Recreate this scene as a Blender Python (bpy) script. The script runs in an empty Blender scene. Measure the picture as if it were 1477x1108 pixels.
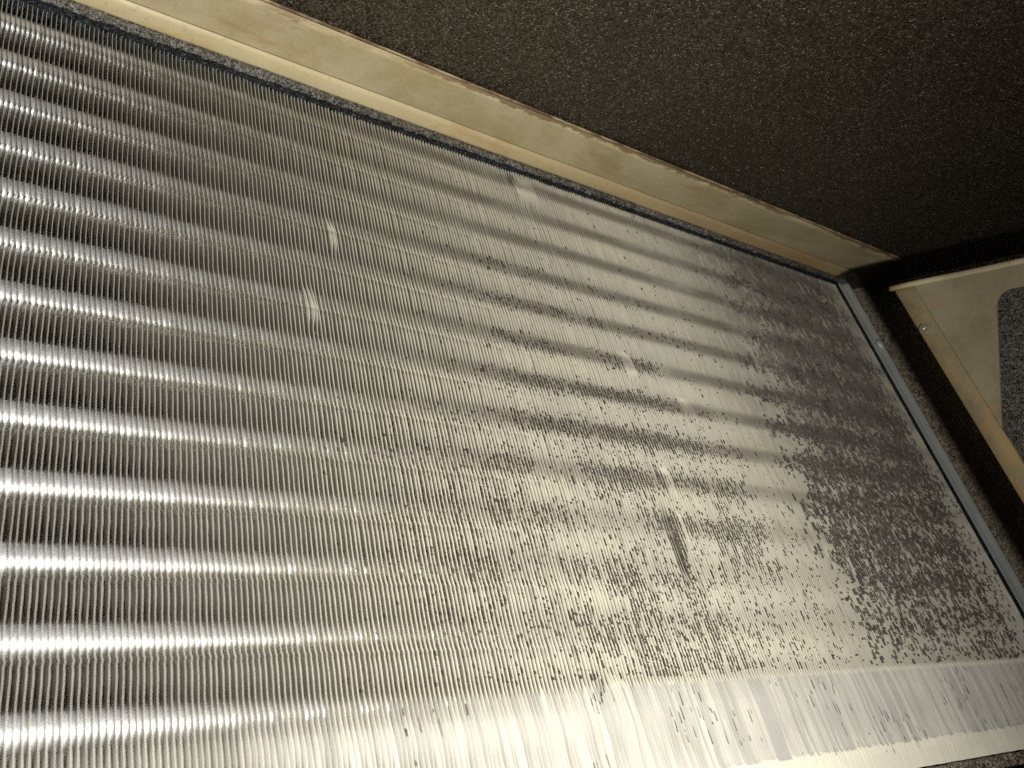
import bpy, bmesh, math, random
import numpy as np
from mathutils import Matrix, Vector

rnd = random.Random(7)
rng = np.random.RandomState(11)
scene = bpy.context.scene
COL = scene.collection

# ------------------------------------------------------------------ frame
# Coil frame: x along the tubes, y into the coil, z up the fins; unit U = distance eye to coil face.
U = 0.27
TILT = math.radians(-28.35)                       # the coil slab leans under a level ceiling
W = Matrix.Translation((0, 0, 0.35)) @ Matrix.Rotation(TILT, 4, 'X')


def P(x, y, z):
    return Vector((x * U, y * U, z * U))


# ------------------------------------------------------------------ camera
R = np.array([[0.80162941, -0.54907736, -0.23644101],
              [0.1465741, 0.56395118, -0.81269619],
              [0.57957426, 0.61682504, 0.53256037]])
cam_d = bpy.data.cameras.new('camera')
cam = bpy.data.objects.new('camera', cam_d)
COL.objects.link(cam)
M = Matrix(((R[0][0], -R[1][0], -R[2][0], 0),
            (R[0][1], -R[1][1], -R[2][1], 0),
            (R[0][2], -R[1][2], -R[2][2], 0),
            (0, 0, 0, 1)))
cam.matrix_world = W @ M
cam_d.sensor_width = 36.0
cam_d.sensor_fit = 'HORIZONTAL'
cam_d.lens = 1318.1753 / 1477 * 36.0
cam_d.clip_start = 0.01
cam_d.clip_end = 20
cam_d.dof.use_dof = True
cam_d.dof.focus_distance = 0.45
cam_d.dof.aperture_fstop = 18
scene.camera = cam

# ------------------------------------------------------------------ world and lamp
world = bpy.data.worlds.new('World')
scene.world = world
world.use_nodes = True
bg = world.node_tree.nodes['Background']
bg.inputs[0].default_value = (1.0, 0.93, 0.8, 1)
bg.inputs[1].default_value = 0.012

ld = bpy.data.lights.new('flashlight', 'SPOT')
ld.energy = 18.5
ld.spot_size = math.radians(140)
ld.spot_blend = 1.0
ld.color = (1.0, 0.975, 0.94)
ld.shadow_soft_size = 0.009
lamp = bpy.data.objects.new('flashlight', ld)
COL.objects.link(lamp)
LP, AIM = P(0.25, -0.10, -0.22), P(0.36, 1.0, 0.50)
lamp.matrix_world = W @ Matrix.Translation(LP) @ (AIM - LP).to_track_quat('-Z', 'Y').to_matrix().to_4x4()

scene.view_settings.view_transform = 'Standard'
scene.view_settings.look = 'None'
scene.view_settings.exposure = 0.0
scene.view_settings.gamma = 1.0
scene.cycles.use_denoising = False
scene.cycles.sample_clamp_indirect = 2.0
scene.cycles.sample_clamp_direct = 5.0

# ------------------------------------------------------------------ helpers


def link(name, mesh, mat, parent=None, mats=None):
    o = bpy.data.objects.new(name, mesh)
    COL.objects.link(o)
    if mats:
        for m in mats:
            mesh.materials.append(m)
    elif mat is not None and not mesh.materials:
        mesh.materials.append(mat)
    if parent is not None:
        o.parent = parent
    else:
        o.matrix_world = W.copy()
    return o


def tag(o, label=None, cat=None, group=None, kind=None):
    if label:
        o['label'] = label
    if cat:
        o['category'] = cat
    if group:
        o['group'] = group
    if kind:
        o['kind'] = kind
    return o


def empty(name, loc):
    o = bpy.data.objects.new(name, None)
    o.empty_display_size = 0.02
    COL.objects.link(o)
    o.matrix_world = W @ Matrix.Translation(loc)
    return o


def mesh_from(name, v, f, smooth=False):
    m = bpy.data.meshes.new(name)
    m.from_pydata([tuple(map(float, p)) for p in v], [], [tuple(map(int, q)) for q in f])
    m.update()
    if smooth:
        for p in m.polygons:
            p.use_smooth = True
    return m


def box_mesh(name, lo, hi, bevel=0.0):
    bm = bmesh.new()
    bmesh.ops.create_cube(bm, size=1)
    for v in bm.verts:
        v.co = Vector([(lo[i] + hi[i]) / 2 + v.co[i] * (hi[i] - lo[i]) for i in range(3)])
    if bevel:
        bmesh.ops.bevel(bm, geom=bm.edges[:], offset=bevel, segments=2, affect='EDGES', profile=0.6)
    m = bpy.data.meshes.new(name)
    bm.to_mesh(m)
    bm.free()
    return m


def grid_noise(shape, seed):
    r = np.random.RandomState(seed)
    return r.rand(*shape)


_lat = [grid_noise((97, 97), s) for s in range(6)]


def vnoise(x, y, k=0):
    L = _lat[k]
    xi = int(math.floor(x)); yi = int(math.floor(y))
    fx = x - xi; fy = y - yi
    fx = fx * fx * (3 - 2 * fx); fy = fy * fy * (3 - 2 * fy)
    a = L[xi % 97, yi % 97]; b = L[(xi + 1) % 97, yi % 97]
    c = L[xi % 97, (yi + 1) % 97]; d = L[(xi + 1) % 97, (yi + 1) % 97]
    return (a * (1 - fx) + b * fx) * (1 - fy) + (c * (1 - fx) + d * fx) * fy


def sstep(a, b, x):
    t = min(1, max(0, (x - a) / (b - a)))
    return t * t * (3 - 2 * t)


# ------------------------------------------------------------------ materials


class NT:
    def __init__(self, name):
        self.m = bpy.data.materials.new(name)
        self.m.use_nodes = True
        self.t = self.m.node_tree
        self.p = self.t.nodes['Principled BSDF']

    def n(self, typ, **kw):
        o = self.t.nodes.new(typ)
        for k, v in kw.items():
            setattr(o, k, v)
        return o

    def l(self, a, b):
        self.t.links.new(a, b)

    def val(self, sock, v):
        if hasattr(v, 'is_linked') or hasattr(v, 'links'):
            self.l(v, sock)
        else:
            sock.default_value = v

    def math(self, op, a, b=None, clamp=False):
        o = self.n('ShaderNodeMath', operation=op, use_clamp=clamp)
        self.val(o.inputs[0], a)
        if b is not None:
            self.val(o.inputs[1], b)
        return o.outputs[0]

    def mapr(self, v, a, b, c=0.0, d=1.0):
        o = self.n('ShaderNodeMapRange', interpolation_type='SMOOTHSTEP')
        self.l(v, o.inputs[0])
        o.inputs[1].default_value = a; o.inputs[2].default_value = b
        o.inputs[3].default_value = c; o.inputs[4].default_value = d
        return o.outputs[0]

    def noise(self, vec, scale, detail=3, rough=0.55, dist=0.0):
        o = self.n('ShaderNodeTexNoise')
        self.l(vec, o.inputs['Vector'])
        o.inputs['Scale'].default_value = scale
        o.inputs['Detail'].default_value = detail
        o.inputs['Roughness'].default_value = rough
        o.inputs['Distortion'].default_value = dist
        return o.outputs[0]

    def scale(self, vec, s):
        o = self.n('ShaderNodeVectorMath', operation='MULTIPLY')
        self.l(vec, o.inputs[0])
        o.inputs[1].default_value = s
        return o.outputs[0]

    def mix(self, f, a, b):
        o = self.n('ShaderNodeMix', data_type='RGBA')
        self.val(o.inputs[0], f)
        self.val(o.inputs[6], a)
        self.val(o.inputs[7], b)
        return o.outputs[2]

    def obj(self, ref=None):
        o = self.n('ShaderNodeTexCoord')
        if ref is not None:
            o.object = ref
        return o.outputs['Object']

    def bump(self, h, strength, dist, prev=None):
        o = self.n('ShaderNodeBump')
        self.l(h, o.inputs['Height'])
        o.inputs['Strength'].default_value = strength
        o.inputs['Distance'].default_value = dist
        if prev is not None:
            self.l(prev, o.inputs['Normal'])
        self.l(o.outputs[0], self.p.inputs['Normal'])
        return o.outputs[0]

    def set(self, **kw):
        for k, v in kw.items():
            self.val(self.p.inputs[k.replace('_', ' ')], v)


def c4(r, g, b):
    return (r, g, b, 1.0)


# coil geometry constants (in units of U)
X0, X1 = -0.30, 2.345
ZB, ZT = 0.142, 1.488
ROW0, ROWP = 0.319, 0.0941
TUBE_Y = 1.0335
FP = 0.0072                                        # fin pitch
CREASE, CREASE2 = 0.322, 0.188
BASE = (1.0, 1.0, ZB)

coil = empty('evaporator_coil', P(*BASE))
tag(coil, 'finned aluminium cooling coil with shiny tube rows and brown dust at its far end', 'cooling coil')


def fin_material():
    t = NT('fin_aluminium')
    co = t.obj(coil)
    sep = t.n('ShaderNodeSeparateXYZ')
    t.l(co, sep.inputs[0])
    x, y, z = sep.outputs
    # dust film on the leading edge of every fin; darker bands along the tube rows
    streak = t.noise(t.scale(co, (520, 200, 60)), 1.0, 3, 0.6)
    patch = t.noise(t.scale(co, (16, 40, 40)), 1.0, 3, 0.6)
    front = t.mapr(y, 0.0, 0.0045, 1.0, 0.0)
    zu = t.math('DIVIDE', t.math('ADD', z, (ZB - ROW0) * U), ROWP * U)
    ph = t.math('COSINE', t.math('MULTIPLY', zu, 2 * math.pi))
    row = t.mapr(ph, -0.1, 1.05)
    xm = t.math('MULTIPLY', t.mapr(x, -0.13, 0.03), t.mapr(z, 0.045, 0.07))
    xs = t.math('MULTIPLY', t.math('MULTIPLY', t.mapr(x, -0.15, 0.02), t.mapr(x, 0.12, 0.34, 1.0, 0.45)), t.mapr(z, 0.09, 0.20))
    row_dark = t.math('MULTIPLY', t.math('MULTIPLY', row, xs), t.mapr(patch, 0.28, 0.55, 0.3, 1.0))
    speck = t.mapr(streak, 0.55, 0.70)
    lowz = t.mapr(z, 0.05, 0.22, 1.0, 0.35)
    speck = t.math('MULTIPLY', t.math('MULTIPLY', speck, xm), lowz)
    film = t.mapr(patch, 0.3, 0.75)
    base = t.mix(film, c4(0.565, 0.535, 0.435), c4(0.66, 0.62, 0.48))
    base = t.mix(t.math('MULTIPLY', speck, 0.6), base, c4(0.16, 0.13, 0.09))
    base = t.mix(t.math('MULTIPLY', row_dark, 0.72), base, c4(0.13, 0.11, 0.085))
    # brown lint over the far end; its upward strengthening paints in light falloff
    d = t.math('MULTIPLY', t.mapr(t.math('ADD', x, t.math('MULTIPLY', patch, 0.12)), 0.17, 0.32),
               t.mapr(t.math('ADD', x, t.math('MULTIPLY', patch, 0.03)), 0.352, 0.392, 1.0, 0.35))
    d = t.math('MULTIPLY', d, t.mapr(t.math('ADD', streak, t.math('MULTIPLY', patch, 0.4)), 0.5, 0.75, 0.45, 1.0))
    d = t.math('MULTIPLY', d, t.mapr(z, (CREASE - ZB) * U - 0.001, (CREASE - ZB) * U + 0.003))
    base = t.mix(t.math('MULTIPLY', d, t.mapr(z, 0.10, 0.24, 0.4, 0.82)), base, c4(0.075, 0.06, 0.045))
    # bare metal deeper between the fins, matt dust only on the leading edge
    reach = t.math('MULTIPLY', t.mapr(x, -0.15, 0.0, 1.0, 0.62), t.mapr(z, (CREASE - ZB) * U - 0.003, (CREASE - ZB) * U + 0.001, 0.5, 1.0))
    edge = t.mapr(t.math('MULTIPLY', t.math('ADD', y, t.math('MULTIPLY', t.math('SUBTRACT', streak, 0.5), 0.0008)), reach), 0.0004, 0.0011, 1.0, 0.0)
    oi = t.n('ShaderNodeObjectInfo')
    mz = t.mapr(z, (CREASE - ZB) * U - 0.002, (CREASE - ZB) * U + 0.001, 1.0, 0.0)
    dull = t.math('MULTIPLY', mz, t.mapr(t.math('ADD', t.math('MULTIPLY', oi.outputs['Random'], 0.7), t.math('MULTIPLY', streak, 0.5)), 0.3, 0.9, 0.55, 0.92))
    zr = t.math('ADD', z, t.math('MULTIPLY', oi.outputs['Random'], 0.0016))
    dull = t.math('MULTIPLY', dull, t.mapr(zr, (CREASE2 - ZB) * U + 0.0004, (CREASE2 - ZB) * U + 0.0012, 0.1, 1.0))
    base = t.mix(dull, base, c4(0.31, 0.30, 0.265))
    left_grey = t.math('MULTIPLY', t.mapr(x, -0.19, -0.07, 1.0, 0.0), t.math('SUBTRACT', 1.0, t.math('MULTIPLY', mz, 0.6)))  # base greyer and darker towards the left end
    base = t.mix(t.math('MULTIPLY', left_grey, 0.8), base, c4(0.29, 0.283, 0.26))
    base = t.mix(edge, c4(0.43, 0.405, 0.335), base)
    t.set(Base_Color=base, Metallic=t.math('SUBTRACT', 0.88, t.math('MULTIPLY', edge, t.math('ADD', 0.68, t.math('MULTIPLY', mz, 0.2)))),
          Roughness=t.math('ADD', t.mapr(streak, 0.3, 0.7, 0.34, 0.5), t.math('MULTIPLY', mz, 0.2)))
    t.bump(t.noise(t.scale(co, (300, 700, 700)), 1.0, 2), 0.25, 0.0004)
    return t.m


def tube_material():
    t = NT('tube_collar_metal')
    co = t.obj(coil)
    n = t.noise(t.scale(co, (220, 300, 300)), 1.0, 3)
    t.set(Base_Color=t.mix(n, c4(0.90, 0.91, 0.93), c4(0.96, 0.97, 0.98)), Metallic=0.9,
          Roughness=t.mapr(n, 0.3, 0.7, 0.42, 0.50), Anisotropic=0.7, Anisotropic_Rotation=0.25)
    tg = t.n('ShaderNodeTangent', direction_type='RADIAL', axis='X')
    t.l(tg.outputs[0], t.p.inputs['Tangent'])
    t.bump(n, 0.15, 0.0003)
    return t.m


def copper_material():
    t = NT('dull_copper')
    co = t.obj(coil)
    n = t.noise(co, 300, 3)
    t.set(Base_Color=t.mix(n, c4(0.42, 0.27, 0.14), c4(0.62, 0.46, 0.28)), Metallic=0.9, Roughness=0.38)
    return t.m


def lint_material():
    t = NT('brown_lint')
    co = t.obj(coil)
    n = t.noise(co, 900, 3, 0.6)
    b = t.noise(co, 60, 3, 0.6)
    c = t.mix(t.mapr(n, 0.3, 0.7), c4(0.033, 0.026, 0.019), c4(0.085, 0.071, 0.055))
    sp = t.n('ShaderNodeSeparateXYZ')
    t.l(co, sp.inputs[0])
    c = t.mix(t.math('MULTIPLY', t.mapr(b, 0.3, 0.6), t.mapr(sp.outputs[2], 0.16, 0.30, 0.25, 0.85)), c, c4(0.15, 0.138, 0.118))
    t.set(Base_Color=c, Roughness=0.9)
    t.bump(n, 0.6, 0.0006)
    return t.m


def speck_material():
    t = NT('dirt_and_shade')  # one dark tone for dirt and for the painted shade of gaps
    co = t.obj(coil)
    n = t.noise(co, 700, 2)
    t.set(Base_Color=t.mix(n, c4(0.022, 0.017, 0.012), c4(0.07, 0.056, 0.039)), Roughness=0.95)
    return t.m


def foam_material(name, dark, light, grain=520, bump=1.0, spec=0.5):
    t = NT(name)
    co = t.obj()
    v = t.n('ShaderNodeTexVoronoi')
    t.l(co, v.inputs['Vector'])
    v.inputs['Scale'].default_value = grain
    v.inputs['Randomness'].default_value = 1.0
    n = t.noise(co, grain * 1.4, 3, 0.6)
    big = t.noise(co, 9, 3, 0.55)
    h = t.math('ADD', t.math('MULTIPLY', v.outputs['Distance'], -0.8), t.math('MULTIPLY', n, 0.7))
    c = t.mix(t.mapr(n, 0.35, 0.68), dark, light)
    c = t.mix(t.math('MULTIPLY', t.mapr(big, 0.4, 0.7), 0.35), c, c4(dark[0] * 0.9, dark[1] * 0.7, dark[2] * 0.45))
    wn = t.n('ShaderNodeTexVoronoi')
    t.l(co, wn.inputs['Vector'])
    wn.inputs['Scale'].default_value = grain
    ss = t.n('ShaderNodeSeparateColor')
    t.l(wn.outputs['Color'], ss.inputs[0])
    t.set(Base_Color=c, Roughness=t.mapr(ss.outputs[0], 0.0, 1.0, 0.25, 0.6), Specular_IOR_Level=spec)
    bn = t.bump(h, bump, 0.0012)
    tl = t.n('ShaderNodeVectorMath', operation='SUBTRACT')
    t.l(wn.outputs['Color'], tl.inputs[0]); tl.inputs[1].default_value = (0.5, 0.5, 0.5)
    sc = t.n('ShaderNodeVectorMath', operation='SCALE')
    t.l(tl.outputs[0], sc.inputs[0]); sc.inputs['Scale'].default_value = 1.25
    ad = t.n('ShaderNodeVectorMath', operation='ADD')
    t.l(bn, ad.inputs[0]); t.l(sc.outputs[0], ad.inputs[1])
    no = t.n('ShaderNodeVectorMath', operation='NORMALIZE')
    t.l(ad.outputs[0], no.inputs[0])
    t.l(no.outputs[0], t.p.inputs['Normal'])
    return t.m


def cream_material(name, rust_lo=0.62, tint=(0.36, 0.32, 0.20), tint2=(0.43, 0.39, 0.265), edge=None, xr=None):
    t = NT(name)
    co = t.obj()
    a = t.noise(co, 28, 4, 0.6)
    b = t.noise(co, 260, 3, 0.65)
    e = t.noise(t.scale(co, (18, 60, 60)), 1.0, 4, 0.6)
    c = t.mix(t.mapr(a, 0.3, 0.7), c4(*tint), c4(*tint2))
    c = t.mix(t.math('MULTIPLY', t.mapr(b, 0.58, 0.72), 0.45), c, c4(0.22, 0.165, 0.085))
    c = t.mix(t.math('MULTIPLY', t.mapr(e, rust_lo, rust_lo + 0.16), 0.55), c, c4(0.30, 0.19, 0.075))
    if edge:                                       # rust creeping in from the sheet's free edge
        sp = t.n('ShaderNodeSeparateXYZ')
        t.l(co, sp.inputs[0])
        r1 = t.noise(t.scale(co, (60, 90, 90)), 1.0, 5, 0.7)
        r2 = t.noise(t.scale(co, (9, 9, 9)), 1.0, 2, 0.5)
        m = t.math('SUBTRACT', t.mapr(sp.outputs[2], edge[0], edge[1], 1.0, 0.0), t.mapr(r1, 0.3, 0.7, 0.0, 0.75))
        m = t.math('MULTIPLY', t.mapr(m, 0.0, 0.30, 0.0, 0.9), t.mapr(r2, 0.36, 0.54))
        c = t.mix(m, c, c4(0.13, 0.085, 0.04))
    if xr:                                         # orange-brown tint growing towards the far end
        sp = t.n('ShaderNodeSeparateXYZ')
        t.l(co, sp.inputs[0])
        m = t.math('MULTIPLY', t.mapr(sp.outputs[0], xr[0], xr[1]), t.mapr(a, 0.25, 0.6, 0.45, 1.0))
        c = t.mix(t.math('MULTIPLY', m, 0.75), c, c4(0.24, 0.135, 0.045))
    t.set(Base_Color=c, Roughness=t.mapr(b, 0.3, 0.7, 0.45, 0.62), Specular_IOR_Level=0.4)
    t.bump(b, 0.25, 0.0005)
    return t.m


def rust_material():
    t = NT('rusty_edge')
    co = t.obj()
    a = t.noise(t.scale(co, (70, 200, 200)), 1.0, 4, 0.65)
    c = t.mix(t.mapr(a, 0.38, 0.6), c4(0.10, 0.055, 0.025), c4(0.32, 0.24, 0.13))
    t.set(Base_Color=c, Roughness=0.8)
    t.bump(a, 0.6, 0.0008)
    return t.m


def galv_material():
    t = NT('galvanised_steel')
    co = t.obj(coil)
    v = t.noise(t.scale(co, (90, 90, 40)), 1.0, 3, 0.6)
    t.set(Base_Color=t.mix(v, c4(0.35, 0.36, 0.335), c4(0.55, 0.56, 0.53)), Metallic=0.2, Roughness=0.5)
    t.bump(v, 0.2, 0.0008)
    return t.m


def steel_material():
    t = NT('screw_steel')
    co = t.obj()
    v = t.noise(co, 700, 3)
    t.set(Base_Color=t.mix(v, c4(0.35, 0.29, 0.2), c4(0.62, 0.57, 0.47)), Metallic=0.85, Roughness=0.35)
    return t.m


MF = fin_material(); MT = tube_material(); MC = copper_material(); ML = lint_material(); MS = speck_material()
MFOAM = foam_material('ceiling_foam', c4(0.018, 0.0135, 0.006), c4(0.066, 0.051, 0.028), 860)
MWALL = foam_material('wall_foam', c4(0.12, 0.098, 0.068), c4(0.46, 0.385, 0.28), 720)
MGREY = foam_material('grey_foam', c4(0.055, 0.051, 0.042), c4(0.135, 0.125, 0.102), 950)
MSTRIP = foam_material('strip_foam', c4(0.045, 0.042, 0.036), c4(0.20, 0.19, 0.165), 760)
MBLACK = foam_material('black_foam', c4(0.006, 0.008, 0.010), c4(0.022, 0.027, 0.033), 700, 1.0, 0.25)
MCREAM = cream_material('cream_paint')
MPANEL = cream_material('panel_paint', 0.54, (0.165, 0.136, 0.080), (0.245, 0.212, 0.138))
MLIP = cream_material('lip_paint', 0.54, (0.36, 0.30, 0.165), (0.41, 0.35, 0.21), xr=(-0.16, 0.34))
MWEB = cream_material('web_paint', 0.56, (0.32, 0.265, 0.135), (0.41, 0.35, 0.215), edge=(-0.0064, -0.0022))
MRUST = rust_material(); MGALV = galv_material(); MSTEEL = steel_material()

# ------------------------------------------------------------------ the setting
CT, CTN = math.cos(math.radians(28.35)), math.tan(math.radians(28.35))


def ceil_z(y):
    return 1.4555 + CTN * (y - 0.815)


def quad_struct(name, pts, mat):
    return tag(link(name, mesh_from(name, [P(*p) for p in pts], [(0, 1, 2, 3)]), mat), kind='structure')


quad_struct('ceiling', [(-3, -2.2, ceil_z(-2.2)), (-3, 1.25, ceil_z(1.25)), (2.9, 1.25, ceil_z(1.25)), (2.9, -2.2, ceil_z(-2.2))], MFOAM)
WX = 2.60
quad_struct('side_wall', [(WX, -2.0, -2.2), (WX, -2.0, ceil_z(-2.0) + 0.02), (WX, 1.35, ceil_z(1.35) + 0.02), (WX, 1.35, -0.7)], MWALL)
quad_struct('back_wall', [(-3, 1.9, -0.8), (-3, 1.9, 2.2), (2.9, 1.9, 2.2), (2.9, 1.9, -0.8)], MWALL)

# ------------------------------------------------------------------ the coil


def L(x, y, z):
    """coil frame (units of U) -> the coil Empty's own space, metres"""
    return ((x - BASE[0]) * U, (y - BASE[1]) * U, (z - BASE[2]) * U)


MM = 0.001 / U
YS = [0, .35, .8, 1.4, 2.2, 3.2, 4.4, 5.6, 7, 8.5, 10.5, 13, 16, 20, 25, 31, 38, 44]     # mm into the coil


def z_samples(n_row):
    zs = [ZB, ZB + 0.004, CREASE2 - 0.004, CREASE2 + 0.003, CREASE - 0.004, CREASE + 0.004]
    k = -2
    while True:
        zc = ROW0 + k * ROWP
        if zc > ZT + ROWP:
            break
        for j in [q / n_row for q in range(n_row)] + ([0.64, 0.665] if n_row > 6 else []):
            z = zc + j * ROWP
            if ZB + 0.006 < z < ZT - 0.002 and min(abs(z - q) for q in zs) > 0.002:
                zs.append(z)
        k += 1
    zs.append(ZT)
    return sorted(zs)


def fin_shape(seed, n_row=10, ys=YS, dents=(), mash=2):
    """Verts and faces of one fin, x offset in mm; corrugated between the tube rows, flat around them."""
    r = random.Random(seed)
    zs = z_samples(n_row)
    amp = r.uniform(0.34, 0.45)
    lean = r.gauss(0, 0.05)
    ph = r.uniform(-0.25, 0.25)
    w1, w2 = r.uniform(0, 6.28), r.uniform(0, 6.28)
    mashv = r.choice([1.0, 1.1, 1.2, 1.3, 1.4, 1.55]) + r.gauss(0, 0.10)
    kinks = [(r.uniform(ZB, CREASE), r.uniform(0.004, 0.02), r.gauss(0, 0.2)) for _ in range(3)]
    mash2 = r.choice([1.3, 1.5, 1.8]) + r.gauss(0, 0.15)
    mstart = CREASE + r.gauss(0, 0.0018)
    wig = [r.gauss(0, 0.028) for _ in zs]
    v, f = [], []
    ny = len(ys)
    for iz, z in enumerate(zs):
        u = (z - ROW0) / ROWP
        a = 0.5 - 0.5 * math.cos(2 * math.pi * u)          # 0 at a tube, 1 between tubes
        A = amp * (0.03 + 0.97 * a ** 1.5)
        slow = 0.06 * math.sin(z * 9 + w1) + 0.03 * math.sin(z * 31 + w2)
        mz = (1 - sstep(mstart - 0.014, mstart + 0.006, z)) * (0.68 + 0.40 * (1 - sstep(CREASE2 + 0.02, CREASE, z)))
        mz += mz * sum(q * math.exp(-((z - zk) / hk) ** 2) for zk, hk, q in kinks)
        if mash == 1:
            mz = 0.50 * (1 - sstep(CREASE - 0.08, CREASE - 0.01, z)) + 0.22 * mz
        elif mash == 0:
            mz = 0.25 * (1 - sstep(CREASE - 0.10, CREASE - 0.04, z))
        du = u - math.floor(u)
        ring = (0.36, 0.28, 0.05)[mash] * math.exp(-((du - 0.66) / 0.034) ** 2) * (z > CREASE + 0.02)
        m2 = (1 - sstep(CREASE2 - 0.004, CREASE2 + 0.003, z)) * (mash > 1)
        for s in ys:
            off = A * math.cos(2 * math.pi * (s / 6.4) + ph) + (slow + lean) * math.exp(-s / 9)
            off += wig[iz] * math.exp(-s / 1.5) + ring * math.exp(-((s - 1.0) / 3.0) ** 2)
            b = max(0.0, 1 - s / 2.4) ** 1.4
            off += b * (mz * mashv * (0.75 + 0.25 * math.sin(z * 40 + w1)) + m2 * 0.5 * (mash2 - mashv))
            lift = 0.0
            for (zc, hz, dx) in dents:
                g = math.exp(-((z - zc) / hz) ** 4)
                off += dx * g * max(0.0, 1 - s / 4.0) ** 1.2
                lift += g if dx > 0 else -0.6 * g
            v.append((off * 0.001, s * 0.001 - (0.0008 * lift + 0.0006 * m2) * max(0.0, 1 - s / 3.0), (z - ZB) * U))
    for iz in range(len(zs) - 1):
        for k in range(ny - 1):
            q = iz * ny + k
            f.append((q, q + 1, q + 1 + ny, q + ny))
    # rolled front edge: a thin strip with real width
    n0 = len(v)
    for iz in range(len(zs)):
        x, y, z = v[iz * ny]
        v.append((x + 0.00021, y + 0.00012, z))
    for iz in range(len(zs) - 1):
        f.append((iz * ny, iz * ny + ny, n0 + iz + 1, n0 + iz))
    return v, f


variants = {}
for level in (0, 1, 2):
    variants[level] = []
    for s in range((8, 8, 14)[level]):
        v, f = fin_shape(100 + s + 40 * level, mash=level)
        variants[level].append(mesh_from('fin', v, f, True))
        variants[level][-1].materials.append(MF)

# fins pushed over by knocks: (x centre, z centre, half width in x, half height, push in mm)
DENTS = [(0.625, 1.121, 0.008, 0.036, 1.1), (0.563, 0.950, 0.011, 0.034, 1.3), (1.142, 1.428, 0.030, 0.032, 1.6), (1.115, 1.452, 0.012, 0.018, -1.5),
         (1.267, 0.964, 0.015, 0.030, 3.2), (1.396, 0.882, 0.018, 0.018, 3.2), (1.254, 0.695, 0.011, 0.026, 3.0),
         (1.214, 0.558, 0.013, 0.070, -2.0), (1.246, 0.600, 0.005, 0.028, 1.4), (0.97, 0.285, 0.012, 0.05, 0.9)]

n_fin = int(round((X1 - X0) / FP))
fin_x = [X0 + i * FP for i in range(n_fin + 1)]
first_seen = next(i for i, x in enumerate(fin_x) if x > 0.055)
stuff_v, stuff_f = [], []
for i, x in enumerate(fin_x):
    xx = x + rnd.gauss(0, 0.00022)
    level = 0 if x + rnd.gauss(0, 0.012) < 0.41 else (1 if x + rnd.gauss(0, 0.13) < 0.90 else 2)
    single = first_seen <= i < first_seen + 300
    hits = [(zc, hz, dx * (0.6 + 0.4 * rnd.random()) * (1 - (abs(x - xc) / hx) ** 3)) for (xc, zc, hx, hz, dx) in DENTS if abs(x - xc) < hx]
    if single:
        if hits:
            v, f = fin_shape(1000 + i, dents=hits, mash=level)
            me = mesh_from('fin', v, f, True)
            me.materials.append(MF)
        else:
            k = len(variants[level])
            pick = int(vnoise(i * 0.9, 4.4, 2) * 0.4 * k + rnd.random() * 0.62 * k) % k
            me = variants[level][pick]
        o = bpy.data.objects.new('fin', me)
        COL.objects.link(o)
        o.parent = coil
        o.location = ((xx - BASE[0]) * U, 0, 0)
    else:
        v, f = fin_shape(3000 + i, 5, [0, .8, 1.6, 3.2, 6, 12, 24, 44], mash=level)
        n0 = len(stuff_v)
        stuff_v += [(p[0] + (xx - BASE[0]) * U, p[1], p[2]) for p in v]
        stuff_f += [tuple(q + n0 for q in g) for g in f]
tag(link('outer_fins', mesh_from('outer_fins', stuff_v, stuff_f, True), MF, coil), kind='stuff')

# tubes: one mesh with a small fin collar flare at every fin, shared by all rows


def tube_mesh():
    prof = [(0.02, 6.7), (0.12, 6.15), (0.30, 5.85), (0.62, 5.7), (0.86, 5.8), (0.985, 6.2)]
    xs, rs = [], []
    for x in fin_x[:-1]:
        for (t, rr) in prof:
            xs.append((x + t * FP - BASE[0]) * U)
            rs.append(rr * 0.001)
    ns = 20
    ang = [2 * math.pi * k / ns for k in range(ns)]
    v = [(x, r * math.cos(a), r * math.sin(a)) for x, r in zip(xs, rs) for a in ang]
    f = []
    for i in range(len(xs) - 1):
        for k in range(ns):
            a, b = i * ns + k, i * ns + (k + 1) % ns
            f.append((a, b, b + ns, a + ns))
    return mesh_from('tube', v, f, True)


def plain_tube_mesh():
    ns = 18
    v, f = [], []
    for x in (X0, X1):
        for k in range(ns):
            a = 2 * math.pi * k / ns
            v.append(((x - BASE[0]) * U, 0.0049 * math.cos(a), 0.0049 * math.sin(a)))
    for k in range(ns):
        f.append((k, (k + 1) % ns, ns + (k + 1) % ns, ns + k))
    return mesh_from('copper_tube', v, f, True)


tm = tube_mesh(); tm.materials.append(MT)
pm = plain_tube_mesh(); pm.materials.append(MC)
for k in range(-1, 13):
    zc = ROW0 + k * ROWP
    o = bpy.data.objects.new('tube', tm)
    COL.objects.link(o); o.parent = coil
    o.location = (0, (TUBE_Y - 1) * U, (zc - ZB) * U)
    zc2 = zc - ROWP / 2
    if zc2 > ZB + 0.03:
        o = bpy.data.objects.new('copper_tube', pm)
        COL.objects.link(o); o.parent = coil
        o.location = (0, (TUBE_Y - 1) * U + 0.022, (zc2 - ZB) * U)

# clogged stretches of the gaps between fins (brown mat at the far end) and dark specks elsewhere for dirt and shaded gaps


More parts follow.
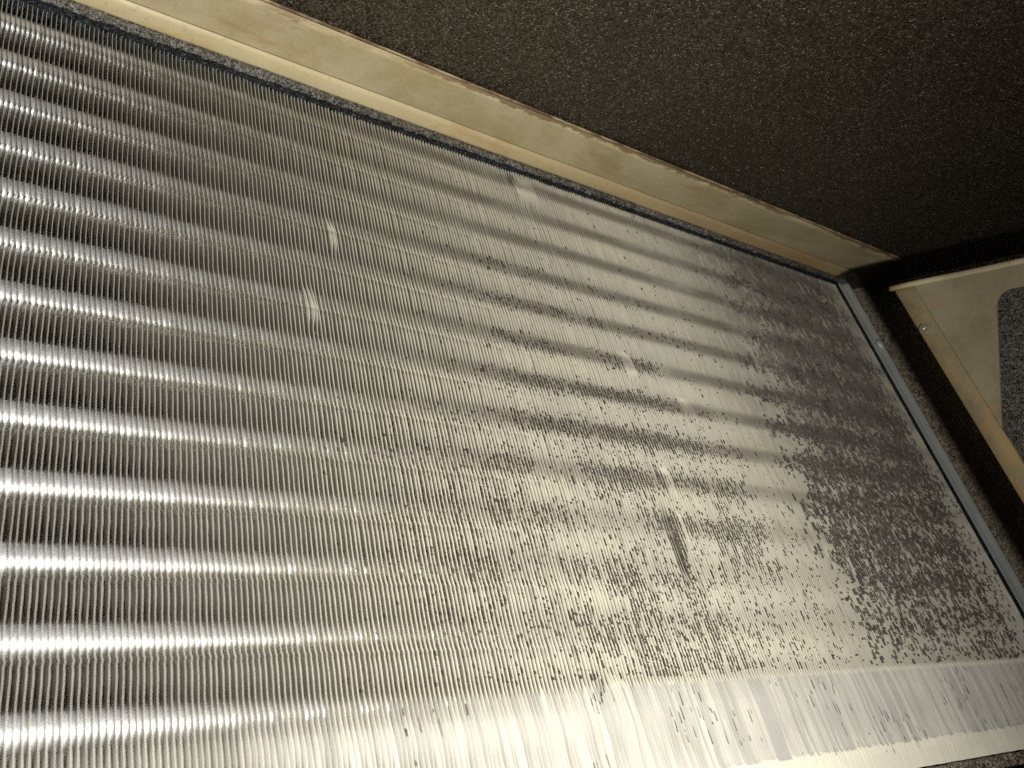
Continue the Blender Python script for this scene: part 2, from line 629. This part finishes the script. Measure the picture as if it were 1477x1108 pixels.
def mat_density(x, z):
    if z < CREASE + 0.004:
        return 0.0
    n1 = vnoise(x * 9, z * 11, 0); n2 = vnoise(x * 30, z * 26, 1); n3 = vnoise(x * 70, z * 16, 2)
    nn = 0.5 * n1 + 0.3 * n2 + 0.2 * n3
    u = (z - ROW0 + 0.010) / ROWP
    row = 0.5 + 0.5 * math.cos(2 * math.pi * u)
    hi = sstep(0.62, 0.95, z)
    rag = vnoise(z * 55, x * 60, 0) - 0.5
    left = 1.640 + 0.10 * rag + (0.16 + 0.16 * hi) * (nn - 0.5) - 0.13 * hi * (row - 0.5) + 0.09 * sstep(0.9, 1.3, z)
    right = 2.295 + 0.07 * (nn - 0.5)
    d = sstep(left - 0.05, left + 0.07 + 0.20 * hi, x) * (1 - sstep(right - 0.10, right + 0.04, x))
    band = (0.72 - 0.34 * hi) + (0.28 + 0.34 * hi) * row
    top = 0.72 + 0.28 * (1 - sstep(0.95, 1.25, z))
    low = 0.40 + 0.60 * sstep(0.38, 0.58, z)
    d *= band * top * low * (0.66 + 0.9 * nn)
    fine = vnoise(x / FP * 0.8, z * 75, 5)
    d *= 0.4 + 1.15 * sstep(0.22, 0.66, fine)
    return d


def speck_density(x, z):
    if z < CREASE + 0.006 or x < 0.5:
        return 0.0
    n1 = vnoise(x * 7, z * 9, 3); n2 = vnoise(x * 24, z * 20, 4)
    nn = 0.55 * n1 + 0.45 * n2
    d = sstep(0.48, 0.75, x) * (1 - sstep(1.36, 1.66, x))
    zz = 1 - sstep(0.50, 0.95, z)
    u = (z - ROW0 + 0.006) / ROWP
    row = 0.5 + 0.5 * math.cos(2 * math.pi * u)
    mid = sstep(0.7, 1.05, x) * (1 - sstep(1.25, 1.75, x)) * sstep(0.5, 0.65, z) * (1 - sstep(0.95, 1.3, z)) * row ** 2
    fine = vnoise(x / FP * 1.37, z * 45, 5)
    if 0.50 < z < 0.63:
        gx = 1.214 + 0.16 * (z - 0.50)
        if abs(x - gx) < 0.012 * sstep(0.48, 0.60, z) + 0.003:
            return 0.9
    return d * (1.15 * zz * (0.35 + 0.65 * sstep(0.36, 0.62, nn)) * sstep(0.1, 0.6, fine) + 0.9 * mid * sstep(0.25, 0.55, nn)) + 0.012


def build_lint_specks():
    lv, lf, sv, sf = [], [], [], []
    for i in range(first_seen, n_fin):
        xa, xb = fin_x[i], fin_x[i + 1]
        z = CREASE + 0.003
        while z < ZT - 0.015:
            ln = rnd.choice([0.6, 0.8, 1.1, 1.5, 2.1, 3.2]) * MM
            dm = mat_density(xa, z)
            ds = speck_density(xa, z)
            q = rnd.random()
            if q < min(dm, 0.86 if z < 0.75 else 0.78):
                d0 = rnd.uniform(-0.55, 0.12) * MM
                xl = xa + rnd.uniform(-0.1, 0.35) * FP
                xr = xb + rnd.uniform(-0.2, 0.25) * FP
                hump = rnd.uniform(0.1, 0.5) * MM
                n0 = len(lv)
                xm = (xl + xr) / 2
                j = [rnd.uniform(-0.25, 0.25) * MM for _ in range(4)]
                lv += [L(xl, 1 + d0 + 0.3 * MM, z + j[0]), L(xm, 1 + d0 - hump, z + j[1]), L(xr, 1 + d0 + 0.3 * MM, z),
                       L(xl, 1 + d0 + 0.3 * MM, z + ln + j[2]), L(xm, 1 + d0 - hump * 0.6, z + ln + j[3]), L(xr, 1 + d0 + 0.3 * MM, z + ln)]
                lf += [(n0, n0 + 1, n0 + 4, n0 + 3), (n0 + 1, n0 + 2, n0 + 5, n0 + 4)]
            elif q < dm + ds:
                d0 = rnd.uniform(-0.1, 0.6) * MM
                n0 = len(sv)
                ln *= rnd.uniform(0.35, 0.9)
                xl = xa + rnd.uniform(0.42, 0.62) * FP; xr = xl + rnd.uniform(0.2, 0.42) * FP
                sv += [L(xl, 1 + d0, z), L(xr, 1 + d0 - 0.2 * MM, z + 0.2 * MM), L(xr, 1 + d0 - 0.1 * MM, z + ln), L(xl, 1 + d0, z + ln)]
                sf.append((n0, n0 + 1, n0 + 2, n0 + 3))
            z += ln
    # thin dark slivers painting shaded slits between the flattened fin edges at the bottom
    for _ in range(420):
        x = rnd.uniform(0.6, 2.3); z = rnd.uniform(0.165, CREASE - 0.01)
        if vnoise(x * 9, z * 20, 3) < 0.45:
            continue
        i = int((x - X0) / FP)
        xa = fin_x[i] + rnd.uniform(0.5, 0.9) * FP
        w = rnd.uniform(0.08, 0.18) * FP; ln = rnd.uniform(1.0, 6.0) * MM
        n0 = len(sv)
        sv += [L(xa, 0.9985, z), L(xa + w, 0.9985, z), L(xa + w * 0.8, 0.9985, z + ln), L(xa + w * 0.2, 0.9985, z + ln)]
        sf.append((n0, n0 + 1, n0 + 2, n0 + 3))
    tag(link('lint_mat', mesh_from('lint_mat', lv, lf), ML, coil), kind='stuff')
    tag(link('dirt_shade_specks', mesh_from('dirt_shade_specks', sv, sf), MS, coil), kind='stuff')


build_lint_specks()

# galvanised end plate with a rolled front edge, and the weld bump on it


def end_plate():
    xa, xb = 2.364, 2.414
    prof = [(2.362, 1.16), (2.362, 1.003), (2.364, 1.001), (2.385, 1.000), (2.398, 0.998), (2.409, 0.990), (2.414, 0.990), (2.416, 1.01)]
    zs = np.linspace(0.10, 1.513, 60)
    v, f = [], []
    for z in zs:
        wob = 0.004 * (vnoise(z * 14, 3.3, 5) - 0.5)
        for k, (x, y) in enumerate(prof):
            v.append(L(x + (wob if k > 3 else 0), y, z))
    n = len(prof)
    for i in range(len(zs) - 1):
        for k in range(n - 1):
            q = i * n + k
            f.append((q, q + 1, q + 1 + n, q + n))
    o = link('end_plate', mesh_from('end_plate', v, f, True), MGALV, coil)
    md = o.modifiers.new('thickness', 'SOLIDIFY'); md.thickness = 0.0008; md.offset = -1
    lo, hi = L(2.3475, 0.9985, 0.145), L(2.3625, 1.10, 1.50)
    link('groove_shade', box_mesh('groove_shade', lo, hi), MBLACK, coil)  # dark box added to stand for shade in the groove
    bm = bmesh.new()
    bmesh.ops.create_uvsphere(bm, u_segments=14, v_segments=10, radius=1)
    for w in bm.verts:
        w.co = Vector(L(2.392, 0.990, 1.262)) + Vector((w.co.x * 0.0034, w.co.y * 0.002, w.co.z * 0.0046 * (1 + 0.2 * w.co.x)))
    m = bpy.data.meshes.new('weld_bump'); bm.to_mesh(m); bm.free()
    for p in m.polygons:
        p.use_smooth = True
    link('weld_bump', m, MGALV, o)


end_plate()

# ------------------------------------------------------------------ foam strips along the top of the coil


def wavy_bar(name, x0, x1, ring, mat, amp, seed, nx=260):
    """A bar of foam along the coil; ring is its cross-section (y, z) with end values for each x end."""
    r = random.Random(seed)
    v, f = [], []
    n = len(ring)
    for i in range(nx + 1):
        t = i / nx
        x = x0 + (x1 - x0) * t
        for k, (ya, za, yb, zb) in enumerate(ring):
            y = ya + (yb - ya) * t; z = za + (zb - za) * t
            y += amp * (vnoise(i * 0.9, k * 5.1 + seed, 1) - 0.5); z += amp * (vnoise(i * 0.8, k * 7.7 + seed, 2) - 0.5)
            v.append(P(x, y, z))
    for i in range(nx):
        for k in range(n):
            a, b = i * n + k, i * n + (k + 1) % n
            f.append((a, a + n, b + n, b))
    f.append(tuple(range(n)))
    f.append(tuple(reversed([nx * n + k for k in range(n)])))
    return link(name, mesh_from(name, v, f, False), mat)


o = wavy_bar('foam_gasket', -0.6, 2.405, [(0.988, 1.490, 0.990, 1.500), (0.984, 1.500, 0.986, 1.503), (0.984, 1.530, 0.986, 1.522), (1.10, 1.560, 1.10, 1.56), (1.10, 1.490, 1.10, 1.500)], MSTRIP, 0.003, 2)
tag(o, 'grey foam sealing strip glittering below the cream metal flange', 'foam strip')
o = wavy_bar('edge_tape', -0.6, 2.36, [(0.9965, 1.474, 0.9965, 1.494), (0.9955, 1.478, 0.9955, 1.495), (0.9945, 1.4955, 0.9955, 1.500), (1.09, 1.4955, 1.09, 1.500), (1.09, 1.474, 1.09, 1.494)], MBLACK, 0.005, 5, 520)
tag(o, 'narrow black frayed edge strip between the fin tops and the grey foam', 'edge strip')

# ------------------------------------------------------------------ bent cream flange above the coil


def flange():
    root = empty('metal_flange', P(1.0, 0.90, 1.47))
    tag(root, 'long cream painted metal flange with rust along its upper edge above the coil', 'metal flange')
    inv = root.matrix_world.inverted() @ W

    def sheet(name, prof, mat, x0, x1, thick, nx=120, warp=0.0):
        v, f = [], []
        n = len(prof)
        for i in range(nx + 1):
            for k, (y, z) in enumerate(prof):
                x = x0 + (x1 + 0.044 * (0.985 - y) / 0.17 - x0) * i / nx
                w = warp * (vnoise(x * 7, k * 3.1, 4) - 0.5)
                v.append(inv @ P(x, y, z + w))
        for i in range(nx):
            for k in range(n - 1):
                a = i * n + k
                f.append((a, a + 1, a + 1 + n, a + n))
        o = link(name, mesh_from(name, v, f, True), mat, root)
        md = o.modifiers.new('thickness', 'SOLIDIFY'); md.thickness = thick; md.offset = 1
        return o
    lip = [(1.012, 1.534), (0.989, 1.5150), (0.985, 1.5090), (0.981, 1.5078), (0.9600, 1.5080), (0.9475, 1.5080)]
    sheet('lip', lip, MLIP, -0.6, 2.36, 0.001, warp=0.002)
    web = [(0.9475, 1.5080), (0.944, 1.5070), (0.91, 1.4912), (0.87, 1.4725), (0.84, 1.4584), (0.820, 1.4490)]
    sheet('web', web, MWEB, -0.6, 2.36, 0.001, warp=0.002)
    rim = [(0.8200, 1.4490), (0.8155, 1.4468), (0.8140, 1.4468), (0.8132, 1.4490), (0.8145, 1.4520)]
    sheet('rusty_rim', rim, MRUST, -0.6, 2.36, 0.0006, warp=0.002)


flange()

# ------------------------------------------------------------------ cream panel on the right, standing off the side wall
KX = 1.85
KS = KX / 2.36
DIR = Vector((0, math.cos(math.radians(28.35)), math.sin(math.radians(28.35))))    # into the coil, along the ceiling
NRM = Vector((0, -DIR.z, DIR.y))


def panel():
    root = empty('baffle_panel', P(KX, 0.861 * KS, 0.40 * KS))
    tag(root, 'cream sheet metal panel with a round cornered opening and one screw, right of the coil', 'metal panel')
    inv = root.matrix_world.inverted() @ W
    corner = Vector((0, 0.861 * KS, 1.369 * KS))
    wc = Vector((0, 0.634 * KS, 1.163 * KS))               # the opening's corner

    def uv(p):
        d = p - corner
        return (-(d.dot(DIR)), d.dot(NRM))                 # u toward the eye side, v up

    def pt(u, v, x=0.0):
        p = corner - DIR * u + NRM * v
        return inv @ P(KX + x, p.y, p.z)
    wu, wv = uv(wc)
    wu -= 0.006
    # main sheet: slanted left side, rectangular opening
    sl = DIR.dot(Vector((0, 0, 1)))
    cl = NRM.dot(Vector((0, 0, 1)))
    down = 1.0
    outer = [(0.02, 0.0), (1.35, 0.0), (1.35, -1.25), (0.02 + down * 1.4 * sl / cl * 0.9, -1.25)]
    # left side runs parallel to the fins
    outer[3] = (0.02 + 1.25 * sl / cl, -1.25)
    rr = 0.03
    inner = []
    lo_v, hi_u = -1.05, 1.20
    lo_u = wu
    for (cu, cv, a0) in ((lo_u + rr, wv - rr, 180), (hi_u - rr, wv - rr, 90), (hi_u - rr, lo_v + rr, 0), (lo_u + rr, lo_v + rr, -90)):
        for k in range(7):
            a = math.radians(a0 - 15 * k)
            inner.append((cu + rr * math.cos(a), cv + rr * math.sin(a)))
    bm = bmesh.new()

    def loop(pts):
        vs = [bm.verts.new(pt(*q)) for q in pts]
        return [bm.edges.new((vs[i], vs[(i + 1) % len(vs)])) for i in range(len(vs))]
    # clip the opening against the slanted side: keep the opening's left-bottom corner inside the sheet
    g = sl / cl
    bot = inner[:-7]
    bot += [(0.04 + (-lo_v) * g, lo_v), (wu + 0.012, -(wu - 0.04) / g - 0.012), (wu, -(wu - 0.04) / g)]
    inner = bot
    ed = loop(outer) + loop(inner)
    bmesh.ops.triangle_fill(bm, use_beauty=True, edges=ed)
    m = bpy.data.meshes.new('sheet'); bm.to_mesh(m); bm.free()
    o = link('sheet', m, MPANEL, root)
    md = o.modifiers.new('thickness', 'SOLIDIFY'); md.thickness = 0.0012; md.offset = 0
    # narrow strip along the coil side, proud of the sheet
    y0, y1 = 0.861 * KS, 0.8105 * KS

    def strip_pt(y, z, x):
        return inv @ P(KX + x, y, z)
    nz = 60
    v, f = [], []
    prof = [(y0 + 0.0015, 0.018), (y0 + 0.001, -0.003), (y0 - 0.002, -0.0065), (y1 + 0.002, -0.0065), (y1, -0.005), (y1 - 0.0002, -0.001)]
    z_top = lambda y: corner.z + (y - corner.y) * DIR.z / DIR.y - 0.008
    for i in range(nz + 1):
        t = i / nz
        for (y, x) in prof:
            zt = z_top(y)
            v.append(strip_pt(y, zt + (-0.3 - zt) * t, x + 0.0012 * (vnoise(t * 22, y * 40, 3) - 0.5)))
    n = len(prof)
    for i in range(nz):
        for k in range(n - 1):
            a = i * n + k
            f.append((a, a + 1, a + 1 + n, a + n))
    o = link('edge_strip', mesh_from('edge_strip', v, f, True), MPSTRIP, root)
    md = o.modifiers.new('thickness', 'SOLIDIFY'); md.thickness = 0.0008; md.offset = 1
    # folded hem along the top
    v, f = [], []
    prof = [(-0.012, 0.000), (-0.0125, -0.006), (-0.010, -0.0085), (-0.004, -0.0085), (0.000, -0.006), (0.001, 0.0), (0.001, 0.05)]
    for i in range(41):
        u = -0.004 + 1.36 * i / 40
        for (vv, x) in prof:
            v.append(pt(u, vv + 0.002 * (vnoise(i * 0.7, 2.2, 2) - 0.5), x))
    n = len(prof)
    for i in range(40):
        for k in range(n - 1):
            a = i * n + k
            f.append((a, a + 1, a + 1 + n, a + n))
    o = link('top_hem', mesh_from('top_hem', v, f, True), MRUST2, root)
    md = o.modifiers.new('thickness', 'SOLIDIFY'); md.thickness = 0.0006; md.offset = 1
    # hex washer screw
    c = P(KX - 0.0065, 0.842 * KS, 1.194 * KS)
    bm = bmesh.new()
    bmesh.ops.create_cone(bm, cap_ends=True, segments=24, radius1=0.0036, radius2=0.0034, depth=0.0008, matrix=Matrix.Translation((0, 0, 0.0004)))
    bmesh.ops.create_cone(bm, cap_ends=True, segments=6, radius1=0.0026, radius2=0.0024, depth=0.0026, matrix=Matrix.Translation((0, 0, 0.0021)))
    bmesh.ops.create_uvsphere(bm, u_segments=12, v_segments=8, radius=0.0013, matrix=Matrix.Translation((0, 0, 0.0032)) @ Matrix.Diagonal((1, 1, 0.5, 1)))
    bmesh.ops.transform(bm, verts=bm.verts, matrix=inv @ Matrix.Translation(c) @ Matrix.Rotation(math.radians(-90), 4, 'Y'))
    m = bpy.data.meshes.new('screw'); bm.to_mesh(m); bm.free()
    link('screw', m, MSTEEL, root)
    # grey foam seen through the opening, close behind the sheet
    v = [pt(0.04, -0.04, 0.03), pt(1.32, -0.04, 0.03), pt(1.32, -1.2, 0.03), pt(0.022 + 1.2 * sl / cl, -1.2, 0.03)]
    o = link('foam_lining', mesh_from('foam_lining', v, [(0, 1, 2, 3)]), MGREY, root)
    md = o.modifiers.new('thickness', 'SOLIDIFY'); md.thickness = 0.006; md.offset = 1


MPSTRIP = cream_material('strip_paint', 0.44, (0.155, 0.122, 0.064), (0.215, 0.176, 0.102))
MRUST2 = cream_material('hem_paint', 0.5, (0.30, 0.25, 0.155), (0.42, 0.36, 0.24))
panel()

# ------------------------------------------------------------------ under the coil
o = wavy_bar('foam_sill', -0.6, 2.40, [(0.985, 0.100, 0.985, 0.100), (0.980, 0.108, 0.980, 0.108), (0.982, 0.134, 0.982, 0.134), (1.0, 0.139, 1.0, 0.139), (1.14, 0.139, 1.14, 0.139), (1.14, 0.10, 1.14, 0.10)], MWALL, 0.004, 9)
tag(o, 'dark foam strip under the bottom edge of the coil', 'foam strip')


def pan():
    root = empty('drain_pan', P(1.0, 1.0, 0.03))
    tag(root, 'dull green grey drain pan below the dark foam under the coil', 'drain pan')
    inv = root.matrix_world.inverted() @ W
    prof = [(0.90, -0.02), (0.905, 0.082), (0.908, 0.090), (0.915, 0.093), (1.18, 0.097), (1.18, -0.02)]
    v, f = [], []
    for x in (-0.6, 2.43):
        for (y, z) in prof:
            v.append(inv @ P(x, y, z))
    n = len(prof)
    for k in range(n - 1):
        f.append((k, k + 1, k + 1 + n, k + n))
    o = link('pan_body', mesh_from('pan_body', v, f), MPAN, root)


t = NT('pan_paint')
_c = t.obj()
t.set(Base_Color=t.mix(t.noise(_c, 60, 4), c4(0.09, 0.095, 0.06), c4(0.15, 0.15, 0.10)), Roughness=0.6)
MPAN = t.m
pan()
